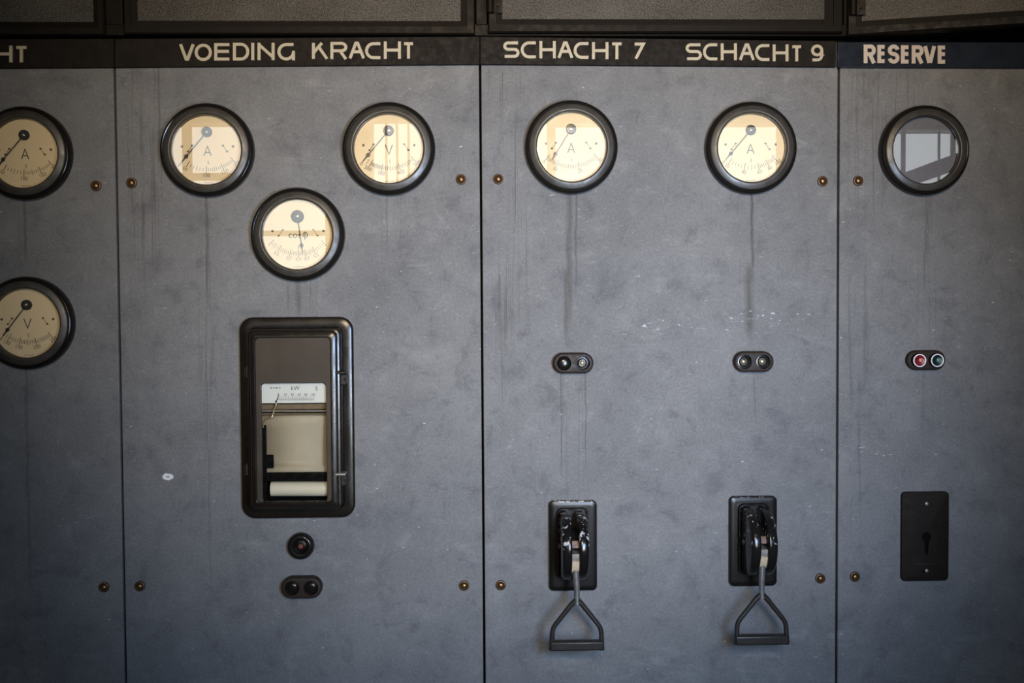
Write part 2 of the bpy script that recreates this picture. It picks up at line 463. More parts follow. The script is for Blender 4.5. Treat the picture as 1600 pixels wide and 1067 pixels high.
# ------------------------------------------------------------------ board: slate panels with bolts
ZP = 0.16
def seam(px_top, py_top, px_bot, off):
    a, q = P(px_top+off, py_top), P(px_bot+off, 1067)
    k = (ZP-a.z)/(q.z-a.z)
    return (a.x, a.z), (a.x+(q.x-a.x)*k, ZP)
seams = [(177.7, 64, 196.2), (749.7, 60, 757), (1311.2, 66, 1306.8)]
G = 1.7
cols = []
lt = (P(-330, 104).x, P(0, 64).z); cols_left = (lt, (lt[0], ZP))
rt = (P(1950, 106).x, P(1600, 66).z); cols_right = (rt, (rt[0], ZP))
edges = [cols_left]
for s_ in seams: edges.append((seam(*s_, -G), seam(*s_, G)))
edges.append(cols_right)
bolts = [[(150.5, 290.5), (163, 917)], [(206, 286), (219, 915.5), (720.5, 280.5), (725.3, 914.6)],
         [(778.5, 280), (782.5, 914), (1285, 283.3), (1281.5, 903.5)], [(1340.5, 282.6), (1335.5, 900.7)]]
plab = ['narrow cut-off grey slate panel at the left edge with two gauges above each other',
        'grey slate panel carrying the tall black chart recorder and three gauges',
        'grey slate panel with two lever switches hanging side by side on it',
        'grey slate panel at right with the blank cover plate and red and green buttons']
panel_objs = []
def panel(i, tl, bl, tr, br):
    o = MB().prism([bl, br, tr, tl], -.03, 0).build('slate_panel', M['slate'], None, bevel=.002, seg=2)
    tag(o, plab[i], 'panel', 'slate panels of the switchboard')
    for px, py in bolts[i]:
        p = P(px, py)
        hd = MB().lathe([(4.9*S, .001), (4.9*S, .004), (4.3*S, .0058), (3*S, .0072), (1.4*S, .0079), (.2*S, .008)], p.x, p.z, 28, cap=True)
        bo = hd.build('bolt', M['brass'], o)
        MB().lathe([(8.2*S, 0), (8.1*S, .0028), (7.4*S, .005), (6.3*S, .0055), (5.6*S, .0044), (5.0*S, .002), (4.6*S, .0015)], p.x, p.z, 32).build('washer', M['rust'], bo)
    return o
E0 = edges
panel_objs.append(panel(0, E0[0][0], E0[0][1], E0[1][0][0], E0[1][0][1]))
panel_objs.append(panel(1, E0[1][1][0], E0[1][1][1], E0[2][0][0], E0[2][0][1]))
panel_objs.append(panel(2, E0[2][1][0], E0[2][1][1], E0[3][0][0], E0[3][0][1]))
panel_objs.append(panel(3, E0[3][1][0], E0[3][1][1], E0[4][0], E0[4][1]))
x_l, x_r = E0[0][0][0], E0[4][0][0]
struct(MB().box(x_l-.05, x_r+.05, -.30, .04, 0, ZP), 'baseboard_front', M['frame'], bevel=.004)
struct(MB().box(x_l-.05, x_r+.05, -.05, -.031, ZP, P(800, 40).z), 'trim_2', M['void'], smooth=False)   # dark frame behind the joints

# ------------------------------------------------------------------ sign boards with lettering
def arc(cx, cy, rx, ry, a0, a1, n=14):
    return [(cx+rx*math.cos(R(a0+(a1-a0)*i/n)), cy+ry*math.sin(R(a0+(a1-a0)*i/n))) for i in range(n+1)]
GL = {  # strokes in a unit box; a leading 'c' marks a closed stroke
    'V': [[(0, 1), (.47, 0)], [(1, 1), (.53, 0)], [(.44, .001), (.56, .001)]],
    'O': [['c']+arc(.5, .5, .5, .5, 0, 345, 23)],
    'E': [[(1, 1), (0, 1), (0, 0), (1, 0)], [(0, .53), (.97, .53)]],
    'D': [['c', (0, 0), (0, 1)]+arc(.5, .5, .5, .5, 90, -90, 16)],
    'I': [[(.5, 0), (.5, 1)]],
    'N': [[(0, 0), (0, 1.0)], [(0, .97), (1, .1)], [(1, 0), (1, 1)]],
    'G': [[(1, 1)]+arc(.5, .5, .5, .5, 90, 350, 22), [(1, .56), (1, 0)]],
    'K': [[(0, 0), (0, 1)], [(.04, .40), (.62, 1.0)], [(.40, .76), (1, 0)]],
    'R': [[(0, 0), (0, 1)], [(0, .9995)]+arc(.68, .7395, .32, .26, 90, -90, 12)+[(0, .48)], [(.58, .48), (1, 0)]],
    'A': [[(0, 0), (.43, .999), (.57, .999), (1, 0)], [(.2, .40), (.8, .40)]],
    'C': [[(1, 1)]+arc(.5, .5, .5, .5, 90, 270, 16)+[(1, 0)]],
    'H': [[(0, 0), (0, 1)], [(1, 0), (1, 1)], [(0, .5), (1, .5)]],
    'T': [[(0, 1), (1, 1)], [(.5, .98), (.5, 0)]],
    'S': [[(1, 1)]+arc(.27, .76, .27, .24, 90, 270, 10)+arc(.73, .26, .27, .26, 90, -90, 10)+[(0, 0)]],
    '7': [[(0, 1), (1, 1), (.14, 0)]],
    '9': [['c']+arc(.5, .68, .5, .32, 0, 345, 23), [(1, .68), (1, .38)]+arc(.55, .38, .45, .38, 0, -90, 8)+[(0, 0)]],
    'Sb': [arc(.5, .755, .5, .245, 8, 270, 14)+arc(.5, .25, .5, .25, 90, -172, 14)],
    'Rb': [[(0, 0), (0, 1)], [(0, .9995)]+arc(.6, .7395, .38, .26, 90, -90, 12)+[(0, .48)], [(.5, .48), (.98, 0)]],
    'Vb': [[(0, 1), (.46, 0)], [(1, 1), (.54, 0)]],
}
def glyph(mb, ch, x0, x1, y0, y1, sw, d0, d1, org):
    w_, h_ = x1-x0-sw, y1-y0-sw
    if ch == 'I': w_ = 0
    for si, st in enumerate(GL[ch]):
        closed = st[0] == 'c'
        pts = []
        for q in (st[1:] if closed else st):
            # flat stroke ends of upright and slanted strokes reach the letter's full height
            v = q[1]
            py = y1-sw/2-v*h_
            if ch in 'VAKNHTIR7' or ch in ('Vb', 'Rb'):
                dg = 1.0 if ch in 'VAK7' or ch == 'Vb' else 0.0
                if v == 0: py = y1-dg
                elif v == 1 and ch not in ('T', '7'): py = y0+dg
            if ch == 'G' and q == (1, 0): py = y1
            px = (x0+x1)/2 if ch == 'I' else x0+sw/2+q[0]*w_
            p = P(px, py, d1)
            pts.append((p.x-org.x, p.z-org.z))
        mb.ribbon(pts, sw*S, d0, d1+si*.00015, closed)

SD = .010
def sign_board(label, x0, x1, top, bot, mat):
    org = P((x0+x1)/2, (bot[0]+bot[1])/2); org.y = 0
    o = thing('sign_board', org, label, 'sign', 'sign boards along the top of the switchboard')
    c = [P(x0, bot[0], SD), P(x1, bot[1], SD), P(x1, top[1], SD), P(x0, top[0], SD)]
    MB().prism([(p.x-org.x, p.z-org.z) for p in c], 0, SD).build('board', mat, o, bevel=.0012)
    return o, org
def letters(o, org, items, sw, mat):
    for ch, x0, x1, y0, y1 in items:
        mb = MB(); glyph(mb, ch, x0, x1, y0, y1, sw, SD-.001, SD+.004, org)
        mb.build('letter', mat, o, ang=25)
o, org = sign_board('black sign board cut off at left edge, ending in letters HT', -330, 177.6, (62, 60.5), (108.5, 105.2), M['sign'])
letters(o, org, [('H', -7, 19.2, 71.4, 97.5), ('T', 23.4, 43.2, 72, 97.5)], 4.5, M['letter'])
o, org = sign_board('black sign board reading VOEDING KRACHT in cream letters', 179.2, 749.6, (60.5, 57), (105.2, 100.6), M['sign'])
letters(o, org, [('V', 279.8, 304.2, 68.1, 95), ('O', 304.2, 331, 68.5, 95.3), ('E', 334.8, 360.6, 67.5, 94.5), ('D', 364, 389.4, 67, 94.4),
                 ('I', 392.3, 397.5, 67, 94), ('N', 402.5, 429, 67, 94), ('G', 433.5, 460.8, 67.4, 94.4),
                 ('K', 487.5, 513.2, 66.2, 92.9), ('R', 516.3, 542.7, 65.6, 92.3), ('A', 544.6, 570.3, 65.2, 92.2), ('C', 570.5, 596.6, 66, 92.4),
                 ('H', 599.8, 626.4, 64.8, 91.9), ('T', 629, 647.6, 66, 91.6)], 4.5, M['letter'])
o, org = sign_board('black sign board reading SCHACHT 7 and SCHACHT 9', 750.2, 1306.2, (57, 64), (100.6, 104.6), M['sign'])
letters(o, org, [('S', 786.3, 811.6, 64.8, 90.3), ('C', 813.6, 839.5, 64.8, 91.1), ('H', 842.8, 868.4, 64.3, 91.1), ('A', 870.8, 896, 64.8, 91.5),
                 ('C', 896.2, 921.7, 65.8, 91.9), ('H', 925, 950.6, 65.8, 92.5), ('T', 954.2, 973.4, 66.3, 92.6), ('7', 989.3, 1007.4, 66.7, 92.6),
                 ('S', 1071.2, 1096.6, 67.8, 94), ('C', 1098.3, 1123, 67.8, 94.3), ('H', 1126, 1151.3, 67.8, 94.1), ('A', 1154.3, 1179.5, 67.8, 94.8),
                 ('C', 1179.6, 1204.4, 69, 95.3), ('H', 1207.3, 1231.9, 69.5, 95.9), ('T', 1235.7, 1253.9, 70.8, 95.9), ('9', 1267.2, 1286.3, 69.7, 95.9)],
        4.5, M['letter'])
o, org = sign_board('glossy blue-black sign board reading RESERVE in bold letters', 1308.6, 1950, (65.5, 66.5), (105.4, 107.5), M['sign_blue'])
mb = MB()
for ch, x0, x1, y0, y1 in (('Rb', 1349.4, 1368.6, 69.7, 98.9), ('E', 1370.7, 1385.1, 70.2, 98.6), ('Sb', 1387, 1405.4, 69.7, 99.5), ('E', 1407.5, 1422.4, 70.8, 99.3),
                           ('Rb', 1424.4, 1443.2, 70.8, 99.3), ('Vb', 1442.3, 1462.6, 71.1, 99.4), ('E', 1465, 1479.5, 71.2, 99.6)):
    glyph(mb, ch, x0, x1, y0, y1, 6.0, SD-.001, SD+.0012, org)
mb.build('lettering', M['letter_white'], o, ang=25)

# rail between sign boards and the glazed doors above
a, q = P(-330, 52), P(1950, 60)
struct(MB().box(a.x, q.x, -.05, .004, P(800, 57.5).z+.001, P(800, 38).z), 'trim_3', M['frame'], bevel=.002)

# ------------------------------------------------------------------ glazed doors above the board
ZT = P(800, -260).z
def sash(n, x0, x1, ybot, gx0, gx1, gy, hinge=None, swing=0.0):
    d0, d1 = -.01, .020
    a = P(x0, ybot, d1); b = P(x1, ybot, d1); ga = P(gx0, gy, d1); gb = P(gx1, gy, d1)
    root = bpy.data.objects.new('window_%d' % n, None); root.empty_display_size = .05
    root.location = (a.x, 0, a.z); link(root); tag(root, kind='structure')
    W, H = b.x-a.x, ZT-a.z; gl, gr_, gb_ = ga.x-a.x, gb.x-a.x, ga.z-a.z
    out = [(0, 0), (W, 0), (W, H), (0, H)]; inn = [(gl, gb_), (gr_, gb_), (gr_, H-.04), (gl, H-.04)]
    s1 = [(gl*.55, gb_*.55), (W-(W-gr_)*.55, gb_*.55), (W-(W-gr_)*.55, H-.02), (gl*.55, H-.02)]
    mb = MB().loft([(out, d0), (out, d1-.004), ([(.003, .003), (W-.003, .003), (W-.003, H-.003), (.003, H-.003)], d1), (s1, d1), (s1, d1-.004), (inn, d1-.007), (inn, d0)])
    mb.build('sash_frame', M['frame'], root, ang=20)
    MB().box(gl-.006, gr_+.006, d1-.016, d1-.010, gb_-.006, H-.036).build('pane', M['frosted'], root, smooth=False)
    if hinge is not None:
        hx = P(hinge[0], hinge[1], d1); hx = hx-root.location
        h = MB().tube([(hx.x, -d1-.006, hx.z), (hx.x, -d1-.006, hx.z+.12)], .008, 14)
        h.lathe([(.004, d1), (.004, d1+.004), (.001, d1+.005)], hx.x+.016, hx.z+.012, 12, cap=True)
        h.box(hx.x, hx.x+.026, d1-.002, d1+.003, hx.z, hx.z+.11)
        h.build('hinge', M['frame'], root)
    root.rotation_euler.z = -swing
    return root
sash(1, -330, 163, 54.5, -310, 144.5, 32.5)
sash(2, 193, 742.5, 53, 213, 720, 31)
sash(3, 762.5, 1317.5, 50.5, 785, 1290.5, 28.5, (766, 21))
sash(4, 1328, 1930, 55.5, 1350, 1908, 33, (1336.5, 25), R(16))
for k, (x0, x1) in enumerate(((163, 193), (742.5, 762.5), (1317.5, 1328))):
    a, q = P(x0, 40, .006), P(x1, 40, .006)
    struct(MB().box(a.x+.0015, q.x-.0015, -.05, .006, P(800, 40).z, ZT), 'trim_%d' % (k+4), M['frame'], bevel=.002)
struct(MB().box(x_l, x_r, -.06, .02, ZT, ZT+.08), 'trim_7', M['frame'], bevel=.003)
struct(MB().box(x_l-.08, x_l-.02, -.35, .03, ZP, ZT+.08), 'trim_8', M['frame'], bevel=.003)
struct(MB().box(x_r+.02, x_r+.08, -.35, .03, ZP, ZT+.08), 'trim_9', M['frame'], bevel=.003)
# stay bar seen in the gap below the open door
a = P(1440, 50.5, -.04); q = P(1566, 44, -.04)
sb = MB().box(a.x, q.x, -.05, -.04, a.z-.004, a.z+.010)
c = P(1534, 49, -.04); sb.lathe([(.004, -.04), (.003, -.036), (.001, -.035)], c.x, c.z, 12, cap=True)
struct(sb, 'trim_10', M['rust'], bevel=.001)

# ------------------------------------------------------------------ gauges
LIP, GLZ, DIAL = .024, .019, .008
def gauge(label, px, py, cat='gauge', kind='A', needle=None, ticks=None, nums=None, hub=7.8, ink='ink', letter=None, r=53.6):
    q = P(px, py, LIP); k = S*(D-LIP)/D
    o = thing('panel_gauge', (q.x, 0, q.z), label, cat, 'round gauges on the switchboard')
    s = k*r/53.6
    MB().lathe([(72.3*s, 0), (72.4*s, .012), (71.6*s, .0175), (69.8*s, .0205), (68*s, .0215), (66.9*s, .0208), (66.3*s, .019), (66*s, .012)], n=112).build('mounting_ring', M['bakelite'], o)
    MB().lathe([(66.1*s, .012), (66*s, .0215), (65.7*s, .0232), (65*s, .0242), (64*s, .0248), (60.5*s, .0263), (57.2*s, .0276), (56.2*s, .0277), (55.2*s, .0270), (54.4*s, .0255), (53.6*s, .022), (53.5*s, .004)], n=112).build('bezel', M['bezel'], o)
    MB().lathe([(.0001, GLZ), (53.8*s, GLZ)], n=64).build('glass', M['glass'], o, smooth=False)
    # thin real glass: second face
    dm = MB().lathe([(53.9*s, .002), (53.9*s, DIAL)], n=64, cap=True)
    if needle is None:
        dm.build('blanking_card', M['blank_dial'], o); return o
    dial = dm.build('dial', M['dial'], o, ang=30)
    u = S*(D-DIAL)/D            # one photo pixel on the dial
    hx, hz = 0.0, 28*u          # needle axis above the dial's centre
    e = DIAL+.0003
    mk = MB()
    def pol(a, rr_): return (hx+math.sin(R(a))*rr_*u, hz-math.cos(R(a))*rr_*u)
    for a, ln, wd in ticks:
        x0, z0 = pol(a, 57.5-ln*.5); x1, z1 = pol(a, 57.5+ln*.5)
        mk.ribbon([(x0, z0), (x1, z1)], wd*u, DIAL, e)
    for a, tx, sz in nums:
        x0, z0 = pol(a, 66.3); add_text(mk, tx, sz*u, x0, z0, e, R(a)*.9, .92)
    lt_ = MB()
    if letter == 'cos':
        add_text(lt_, 'cos', 15*u, -5*u, hz-28.5*u, e)
        lt_.ribbon([(x*u, z*u+hz) for x, z in arc(11, -28.5, 3.6, 3.9, 80, -260, 18)], 1.2*u, DIAL, e)
        lt_.ribbon([(11*u, hz-23*u), (10.2*u, hz-36.5*u)], 1.2*u, DIAL, e+.0001)
    elif letter == 'A':
        for st in ([(-5.4, -36.2), (0, -21.2), (5.4, -36.2)], [(-3.4, -31.2), (3.4, -31.2)]):
            lt_.ribbon([(x*u, z*u+hz) for x, z in st], 1.5*u, DIAL, e+(.0001 if len(st) == 2 else 0))
    else:
        lt_.ribbon([(x*u, z*u+hz) for x, z in [(-5.6, -21), (0, -36), (5.6, -21)]], 1.5*u, DIAL, e)
    lt_.build('unit_letter', M['ink'], dial, smooth=False)
    sm = mk
    add_text(sm, '§', 6.5*u, 1*u, hz-46.5*u, e)
    for sx in (-1, 1):          # small marks either side
        sm.ribbon([(sx*23.5*u, hz-20*u), (sx*30*u, hz-30*u)], .7*u, DIAL, e)
        for x, z in ((23.5, -20.5), (30, -29.5)):
            sm.ribbon([((sx*x-1.6)*u, hz+z*u), ((sx*x+1.6)*u, hz+z*u)], 2.4*u, DIAL, e)
    for x in (-5, -1.5, 2, 6): sm.ribbon([((x-1.2)*u, -49.5*u), ((x+1.2)*u, -49.5*u)], .9*u, DIAL, e)
    mk.build('scale_markings', M[ink], dial, smooth=False)
    for sx in (-1, 1):
        MB().lathe([(2.0*u, DIAL), (1.8*u, DIAL+.0012), (.8*u, DIAL+.0016)], sx*39.3*u, hz-22*u, 14, cap=True).build('dial_screw', M['rust'], dial)
    a, ln = needle
    nd = MB(); dn = DIAL+.004
    t0, t1, t2 = pol(a, 0), pol(a, ln*.80), pol(a, ln)
    nd.ribbon([t0, t2], 1.35*u, dn, dn+.0006)
    m0, m1 = pol(a, ln*.725), pol(a, ln*.90)
    c0 = pol(a, ln*.80); nx, nz = math.cos(R(a))*3.3*u, math.sin(R(a))*3.3*u
    nd.prism([m0, (c0[0]+nx, c0[1]+nz), m1, (c0[0]-nx, c0[1]-nz)], dn, dn+.0007)
    no = nd.build('needle', M['needle'], o, smooth=False)
    hb = MB().lathe([(hub*u, DIAL), (hub*u, DIAL+.006), ((hub-.8)*u, DIAL+.0072), (2.6*u, DIAL+.0074)], hx, hz, 32, cap=True).build('hub', M['needle'], no)
    MB().lathe([(2.3*u, DIAL+.0070), (2.2*u, DIAL+.0082), (1.2*u, DIAL+.0084)], hx, hz, 16, cap=True).build('pivot_screw', M['lens'], no)
    return o

def lin(marks, sub, ln=8.0):
    out = []
    for (a, b), k in zip(zip(marks, marks[1:]), sub):
        for i in range(k):
            out.append((a+(b-a)*i/k, ln+5 if i == 0 else (ln+1.5 if k % 2 == 0 and i == k//2 else ln-1), .95 if i == 0 else .7))
    out.append((marks[-1], ln+5, .95)); return out
A200 = lin([-40.5, -32, -2.2, 22.8, 42], [1, 6, 8, 7], 6)
A200n = [(-32, '50', 8), (-2.0, '100', 8.6), (23, '150', 8.6), (43, '200', 8)]
gauge('cream ammeter in shade at the left edge, above a voltmeter', 34.5, 238.5, kind='A', needle=(-41, 61), ticks=A200, nums=A200n, letter='A', r=53.4)
gauge('cream voltmeter in shade at the left edge, below an ammeter', 38.5, 505, kind='V', needle=(-38, 60), letter='V', r=53.4,
      ticks=lin([-38, -29.4, -12.4, 11.8, 36.5], [2, 5, 10, 10], 7), nums=[(-38, '0', 8.5), (-29.4, '100', 8.5), (-12.4, '150', 8.5), (11.8, '200', 8.5), (36, '250', 8.5)])
gauge('ammeter mirroring a gridded window, upper left above the chart recorder', 321.5, 233.5, needle=(-40.5, 61), ticks=A200, nums=[(-41, '0', 8)]+A200n, letter='A')
gauge('voltmeter marked V, right of the pair under VOEDING KRACHT', 606.8, 231.4, needle=(-40.5, 61), letter='V',
      ticks=lin([-40.5, -29.5, -10.6, 16, 41], [2, 12, 10, 10], 7), nums=[(-40.5, '0', 8.5), (-29.5, '200', 8.5), (-10.6, '300', 8.5), (16, '400', 8.5), (40.8, '500', 8.5)])
gauge('cos phi power factor gauge directly above the chart recorder', 463.9, 366, needle=(7.4, 56), letter='cos', hub=9.6, r=54.0, ink='ink_soft',
      ticks=lin([-46, -30.4, -12.6, 0, 11, 25, 44], [4, 6, 5, 5, 6, 5], 7), nums=[(-30.4, '0,5', 7.5), (-12.6, '0,7', 7.5), (0, '0,9', 7.5), (11.5, '0,7', 7.5), (24.5, '0,5', 7.5)])
gauge('ammeter under the words SCHACHT 7, needle raised off the stop', 893.4, 228.8, needle=(-32.3, 57), letter='A', r=54.0,
      ticks=lin([-40.5, -22.4, 11.6, 43], [7, 13, 12], 7.5), nums=[(-40.5, '0', 8.5), (-22.4, '10', 8.5), (11.6, '20', 8.5), (43, '30', 8.5)])
gauge('ammeter under the words SCHACHT 9, its whole glass pale with reflected daylight', 1175.4, 230.2, needle=(-40.7, 60), letter='A', r=53.6,
      ticks=lin([-40.5, -33.8, -9.1, 12.5, 27.7, 41], [1, 5, 4, 5, 5], 7), nums=[(-40.5, '0', 8), (-33.8, '20', 8), (-9.1, '40', 8.5), (12.5, '60', 8.5), (27.7, '80', 8), (41, '100', 8)])
gauge('empty round gauge without needle under RESERVE, mirroring a blue window', 1447.7, 234, r=52.6)

# ------------------------------------------------------------------ chart recorder
rc = P(464.5, 653, .012); rc.y = 0
rec = thing('chart_recorder', rc, 'tall black chart recorder with kW scale and paper roll behind glass', 'recorder')
def ring(hw, dd, dh=68.8, r=20): return (rr(2*hw*S, 2*(hw+dh)*S, max(r, 2)*S), dd)
MB().loft([ring(87.5, 0, r=21), ring(87.6, .008, r=21), ring(86.5, .0108, r=20), ring(84.5, .012, r=18), ring(74, .0135, r=11), ring(72, .013, r=10), ring(71.6, .002, r=10)]).build('case_flange', M['door_enamel'], rec)
MB().loft([ring(71.3, .004, r=10), ring(71.2, .016, r=10), ring(70.4, .019, r=9), ring(70, .042, r=9), ring(68.8, .0455, r=8.5), ring(66.5, .0465, r=8), ring(65.8, .049, r=8), ring(65.4, .056, r=8),
           ring(64.3, .0585, r=7.5), ring(61.5, .060, r=7), ring(58.2, .0605, r=6.5), ring(57, .0595, r=6), ring(56.2, .055, r=6), ring(56, .046, r=6)]).build('door_frame', M['door_enamel'], rec, ang=30)
def rl(px, py, d):
    p = P(px, py, d); return (p.x-rc.x, p.z-rc.z)
PD = .056
w0, w1 = rl(406.6, 598.5, PD), rl(512, 784.5, PD)
win = rr(w1[0]-w0[0], w0[1]-w1[1], 5*S, (w0[0]+w1[0])/2, (w0[1]+w1[1])/2)
out_ = rr(2*56.4*S, 2*(56.4+68.8)*S, 6*S)
inr = [(x*.0+x, z) for x, z in win]
mb = MB().holes(out_, [win], PD); mb.loft([(win, PD), (win, PD-.006)]); mb.build('cover_plate', M['plate_dark'], rec)
MB().prism(rr(w1[0]-w0[0]+.004, w0[1]-w1[1]+.004, 5*S, (w0[0]+w1[0])/2, (w0[1]+w1[1])/2), PD-.009, PD-.007).build('glass', M['glass'], rec, smooth=False)
b0, b1 = rl(395, 585, .004), rl(524, 800, .004)
bx0, bx1, bz1, bz0 = b0[0], b1[0], b0[1], b1[1]
MB().box(bx0, bx1, .001, .004, bz0, bz1).build('back_plate', M['void'], rec, smooth=False)
# bright bead of the opening
MB().loft([(rr(w1[0]-w0[0]+.001, w0[1]-w1[1]+.001, 5*S, (w0[0]+w1[0])/2, (w0[1]+w1[1])/2), PD-.0065), (rr(w1[0]-w0[0]-.003, w0[1]-w1[1]-.003, 5*S, (w0[0]+w1[0])/2, (w0[1]+w1[1])/2), PD-.0065)]).build('window_bead', M['iron'], rec, smooth=False)
def rbox(x0, x1, y0, y1, d0, d1):
    a_, b_ = rl(x0, y1, d1), rl(x1, y0, d1)
    return MB().box(a_[0], b_[0], d0, d1, a_[1], b_[1])
sp = rbox(402, 516, 595, 630, .040, .0425).build('scale_plate', M['white_card'], rec, smooth=False)
mk = MB(); e = .0428
def dot(x, y): return rl(x, y, e)
for i in range(21):
    x = 434.8+i*2.75; ln = 3.4 if i % 2 else 5.4
    mk.ribbon([dot(x, 624.6), dot(x+(0), 624.6-ln)], .55*S, .0424, e)
mk.ribbon([dot(434.5, 624.8), dot(490.5, 624.8)], .5*S, .0424, e+.0001)
for i, t in enumerate(('0', '20', '40', '60', '80', '100')):
    x, z = dot(435.2+i*10.75, 616.6); add_text(mk, t, 5.6*S, x, z, e, 0, .9)
x, z = dot(461.3, 606.6); add_text(mk, 'kW', 9.2*S, x, z, e, 0, .95)
x, z = dot(494.6, 606.3); add_text(mk, '§', 8*S, x, z, e)
for x0, x1 in ((422.2, 425.5), (427, 429), (430, 434.5), (436, 438.5)):
    mk.ribbon([dot(x0, 606), dot(x1, 606)], 1.2*S, .0424, e)
mk.build('scale_markings', M['ink'], sp, smooth=False)
def hroll(x0, x1, yc, rad, d, mat, name, n=24):
    a_, b_ = rl(x0, yc, d), rl(x1, yc, d)
    return MB().tube([(a_[0], -d+rad, a_[1]), (b_[0], -d+rad, b_[1])], rad, n).build(name, mat, rec)
rbox(400, 518, 630.5, 640, .020, .030).build('print_bar', M['roller'], rec, bevel=.001)
hroll(402, 517, 642.2, .0028, .036, M['rod'], 'guide_rod')
hroll(402, 517, 647.0, .0022, .036, M['roller'], 'guide_rod')
# chart paper: over the top roller, then a flat fall, then forward over the lower edge
prof = []
zt, zm, zb = rl(460, 647, .034)[1], rl(460, 664, .030)[1], rl(460, 727, .022)[1]
for i in range(9):
    a_ = R(90*i/8)
    prof.append((zt-.012*(1-math.cos(a_))-.0, .018+.016*math.sin(a_)))
prof += [(zm, .033), (zm-.006, .030), (zb+.012, .024), (zb+.003, .023), (zb, .026), (zb-.004, .031), (rl(460, 737.5, .033)[1], .033)]
xa, xb = rl(409, 700, .03)[0], rl(514, 700, .03)[0]
mb = MB(); kk = len(prof)
mb.add([(xa, -d_, z_) for z_, d_ in prof]+[(xb, -d_, z_) for z_, d_ in prof], [(i, i+1, kk+i+1, kk+i) for i in range(kk-1)])
po = mb.build('chart_paper', M['paper'], rec, ang=60, recalc=False)
so = po.modifiers.new('thickness', 'SOLIDIFY'); so.thickness = .0006
rbox(400, 416, 664, 784, .030, .0345).build('side_cheek', M['enamel'], rec, bevel=.001)
rbox(404, 516, 738, 752.5, .028, .036).build('cross_bar', M['enamel'], rec, bevel=.0015)
br = rbox(415.5, 427.5, 710.5, 731.5, .034, .037)
for x, y in ((417.5, 713.5), (423, 717.5), (418, 729.5)):
    p = rl(x, y, .037); br.lathe([(.0011, .037), (.0008, .038)], p[0], p[1], 10, cap=True)
br.build('bracket', M['enamel'], rec)
ro = hroll(422, 518, 765.5, 11.3*S, .042, M['roll'], 'paper_roll', 40)
# pen arm: a thin pointer above, a knotted pale stem below
pn = MB(); pd_ = .0445
p0, p1 = rl(436, 617, pd_), rl(431.5, 628, pd_)
pn.ribbon([p0, p1], 1.0*S, pd_-.0006, pd_)
p = rl(431.3, 627.5, pd_); pn.lathe([(1.7*S, pd_-.001), (1.2*S, pd_+.001)], p[0], p[1], 10, cap=True)
pno = pn.build('pen_pointer', M['needle'], rec)
pth = [rl(x, y, pd_) for x, y in ((431.8, 630), (430.6, 634), (428.9, 638), (427, 643), (426, 648), (424.4, 652.3))]
rad = [.0008, .0022, .0014, .0030, .0014, .0034]
MB().tube([(x, -pd_+.003, z) for x, z in pth], rad, 10).build('pen_stem', M['lens'], pno)
hook = [rl(x, y, .040) for x, y in ((424.4, 652.3), (420, 653.5), (415.5, 655), (412, 660), (411, 668))]
MB().tube([(x, -.040, z) for x, z in hook], .0013, 8).build('pen_tube', M['lens'], pno)
for y in (581, 733):        # hinges on the left flange
    h0, h1 = rl(386.5, y+9, .016), rl(386.5, y-9, .016)
    hb = MB().tube([(h0[0], -.018, h0[1]), (h0[0], -.018, h1[1])], .0042, 14)
    hb.box(h0[0]-.006, h0[0]+.008, .010, .0165, h0[1]+.003, h1[1]-.003)
    hb.build('hinge', M['iron'], rec)
for y, w_ in ((588, 0), (745, 1)):   # latches on the right
    c = rl(535.5, y-7, .03); c2 = rl(537, y+4, .028)
    lo = MB().box(c[0]-.013, c[0]+.009, .030, .058, c[1]-.002, c[1]+.003)
    lo.tube([(c[0]-.012, -.058, c[1]), (c[0]+.008, -.058, c[1])], .003, 12)
    lob = lo.build('latch', M['iron'] if not w_ else M['rod'], rec, bevel=.0008)
    lg = MB().box(c2[0]-.006, c2[0]+.007, .013, .040, c2[1]-.012, c2[1]+.011)
    lg.lathe([(.0030, .040), (.0022, .0425)], c2[0]+.004, c2[1]+.000, 12, cap=True)
    lg.build('latch_catch', M['iron'], lob, bevel=.002)

# ------------------------------------------------------------------ round push button below the recorder
q = P(469, 854.3, .014); o = thing('push_button', (q.x, 0, q.z), 'round black push button with dull red centre below chart recorder', 'button')
MB().lathe([(21*S, 0), (20.8*S, .006), (20*S, .012), (18*S, .016), (15.5*S, .0175), (12.5*S, .0165), (10.6*S, .013), (9.6*S, .009), (9.2*S, .004)], n=64).build('collar', M['bakelite'], o)
MB().lathe([(9.4*S, .002), (9.2*S, .0055), (6*S, .007)], n=32, cap=True).build('button_cap', M['enamel'], o)
tag(MB().lathe([(4.0*S, .006), (3.7*S, .0085), (2*S, .0092)], 0, -.5*S, 24, cap=True).build('lens', M['orange_dot'], o), 'dull red centre')

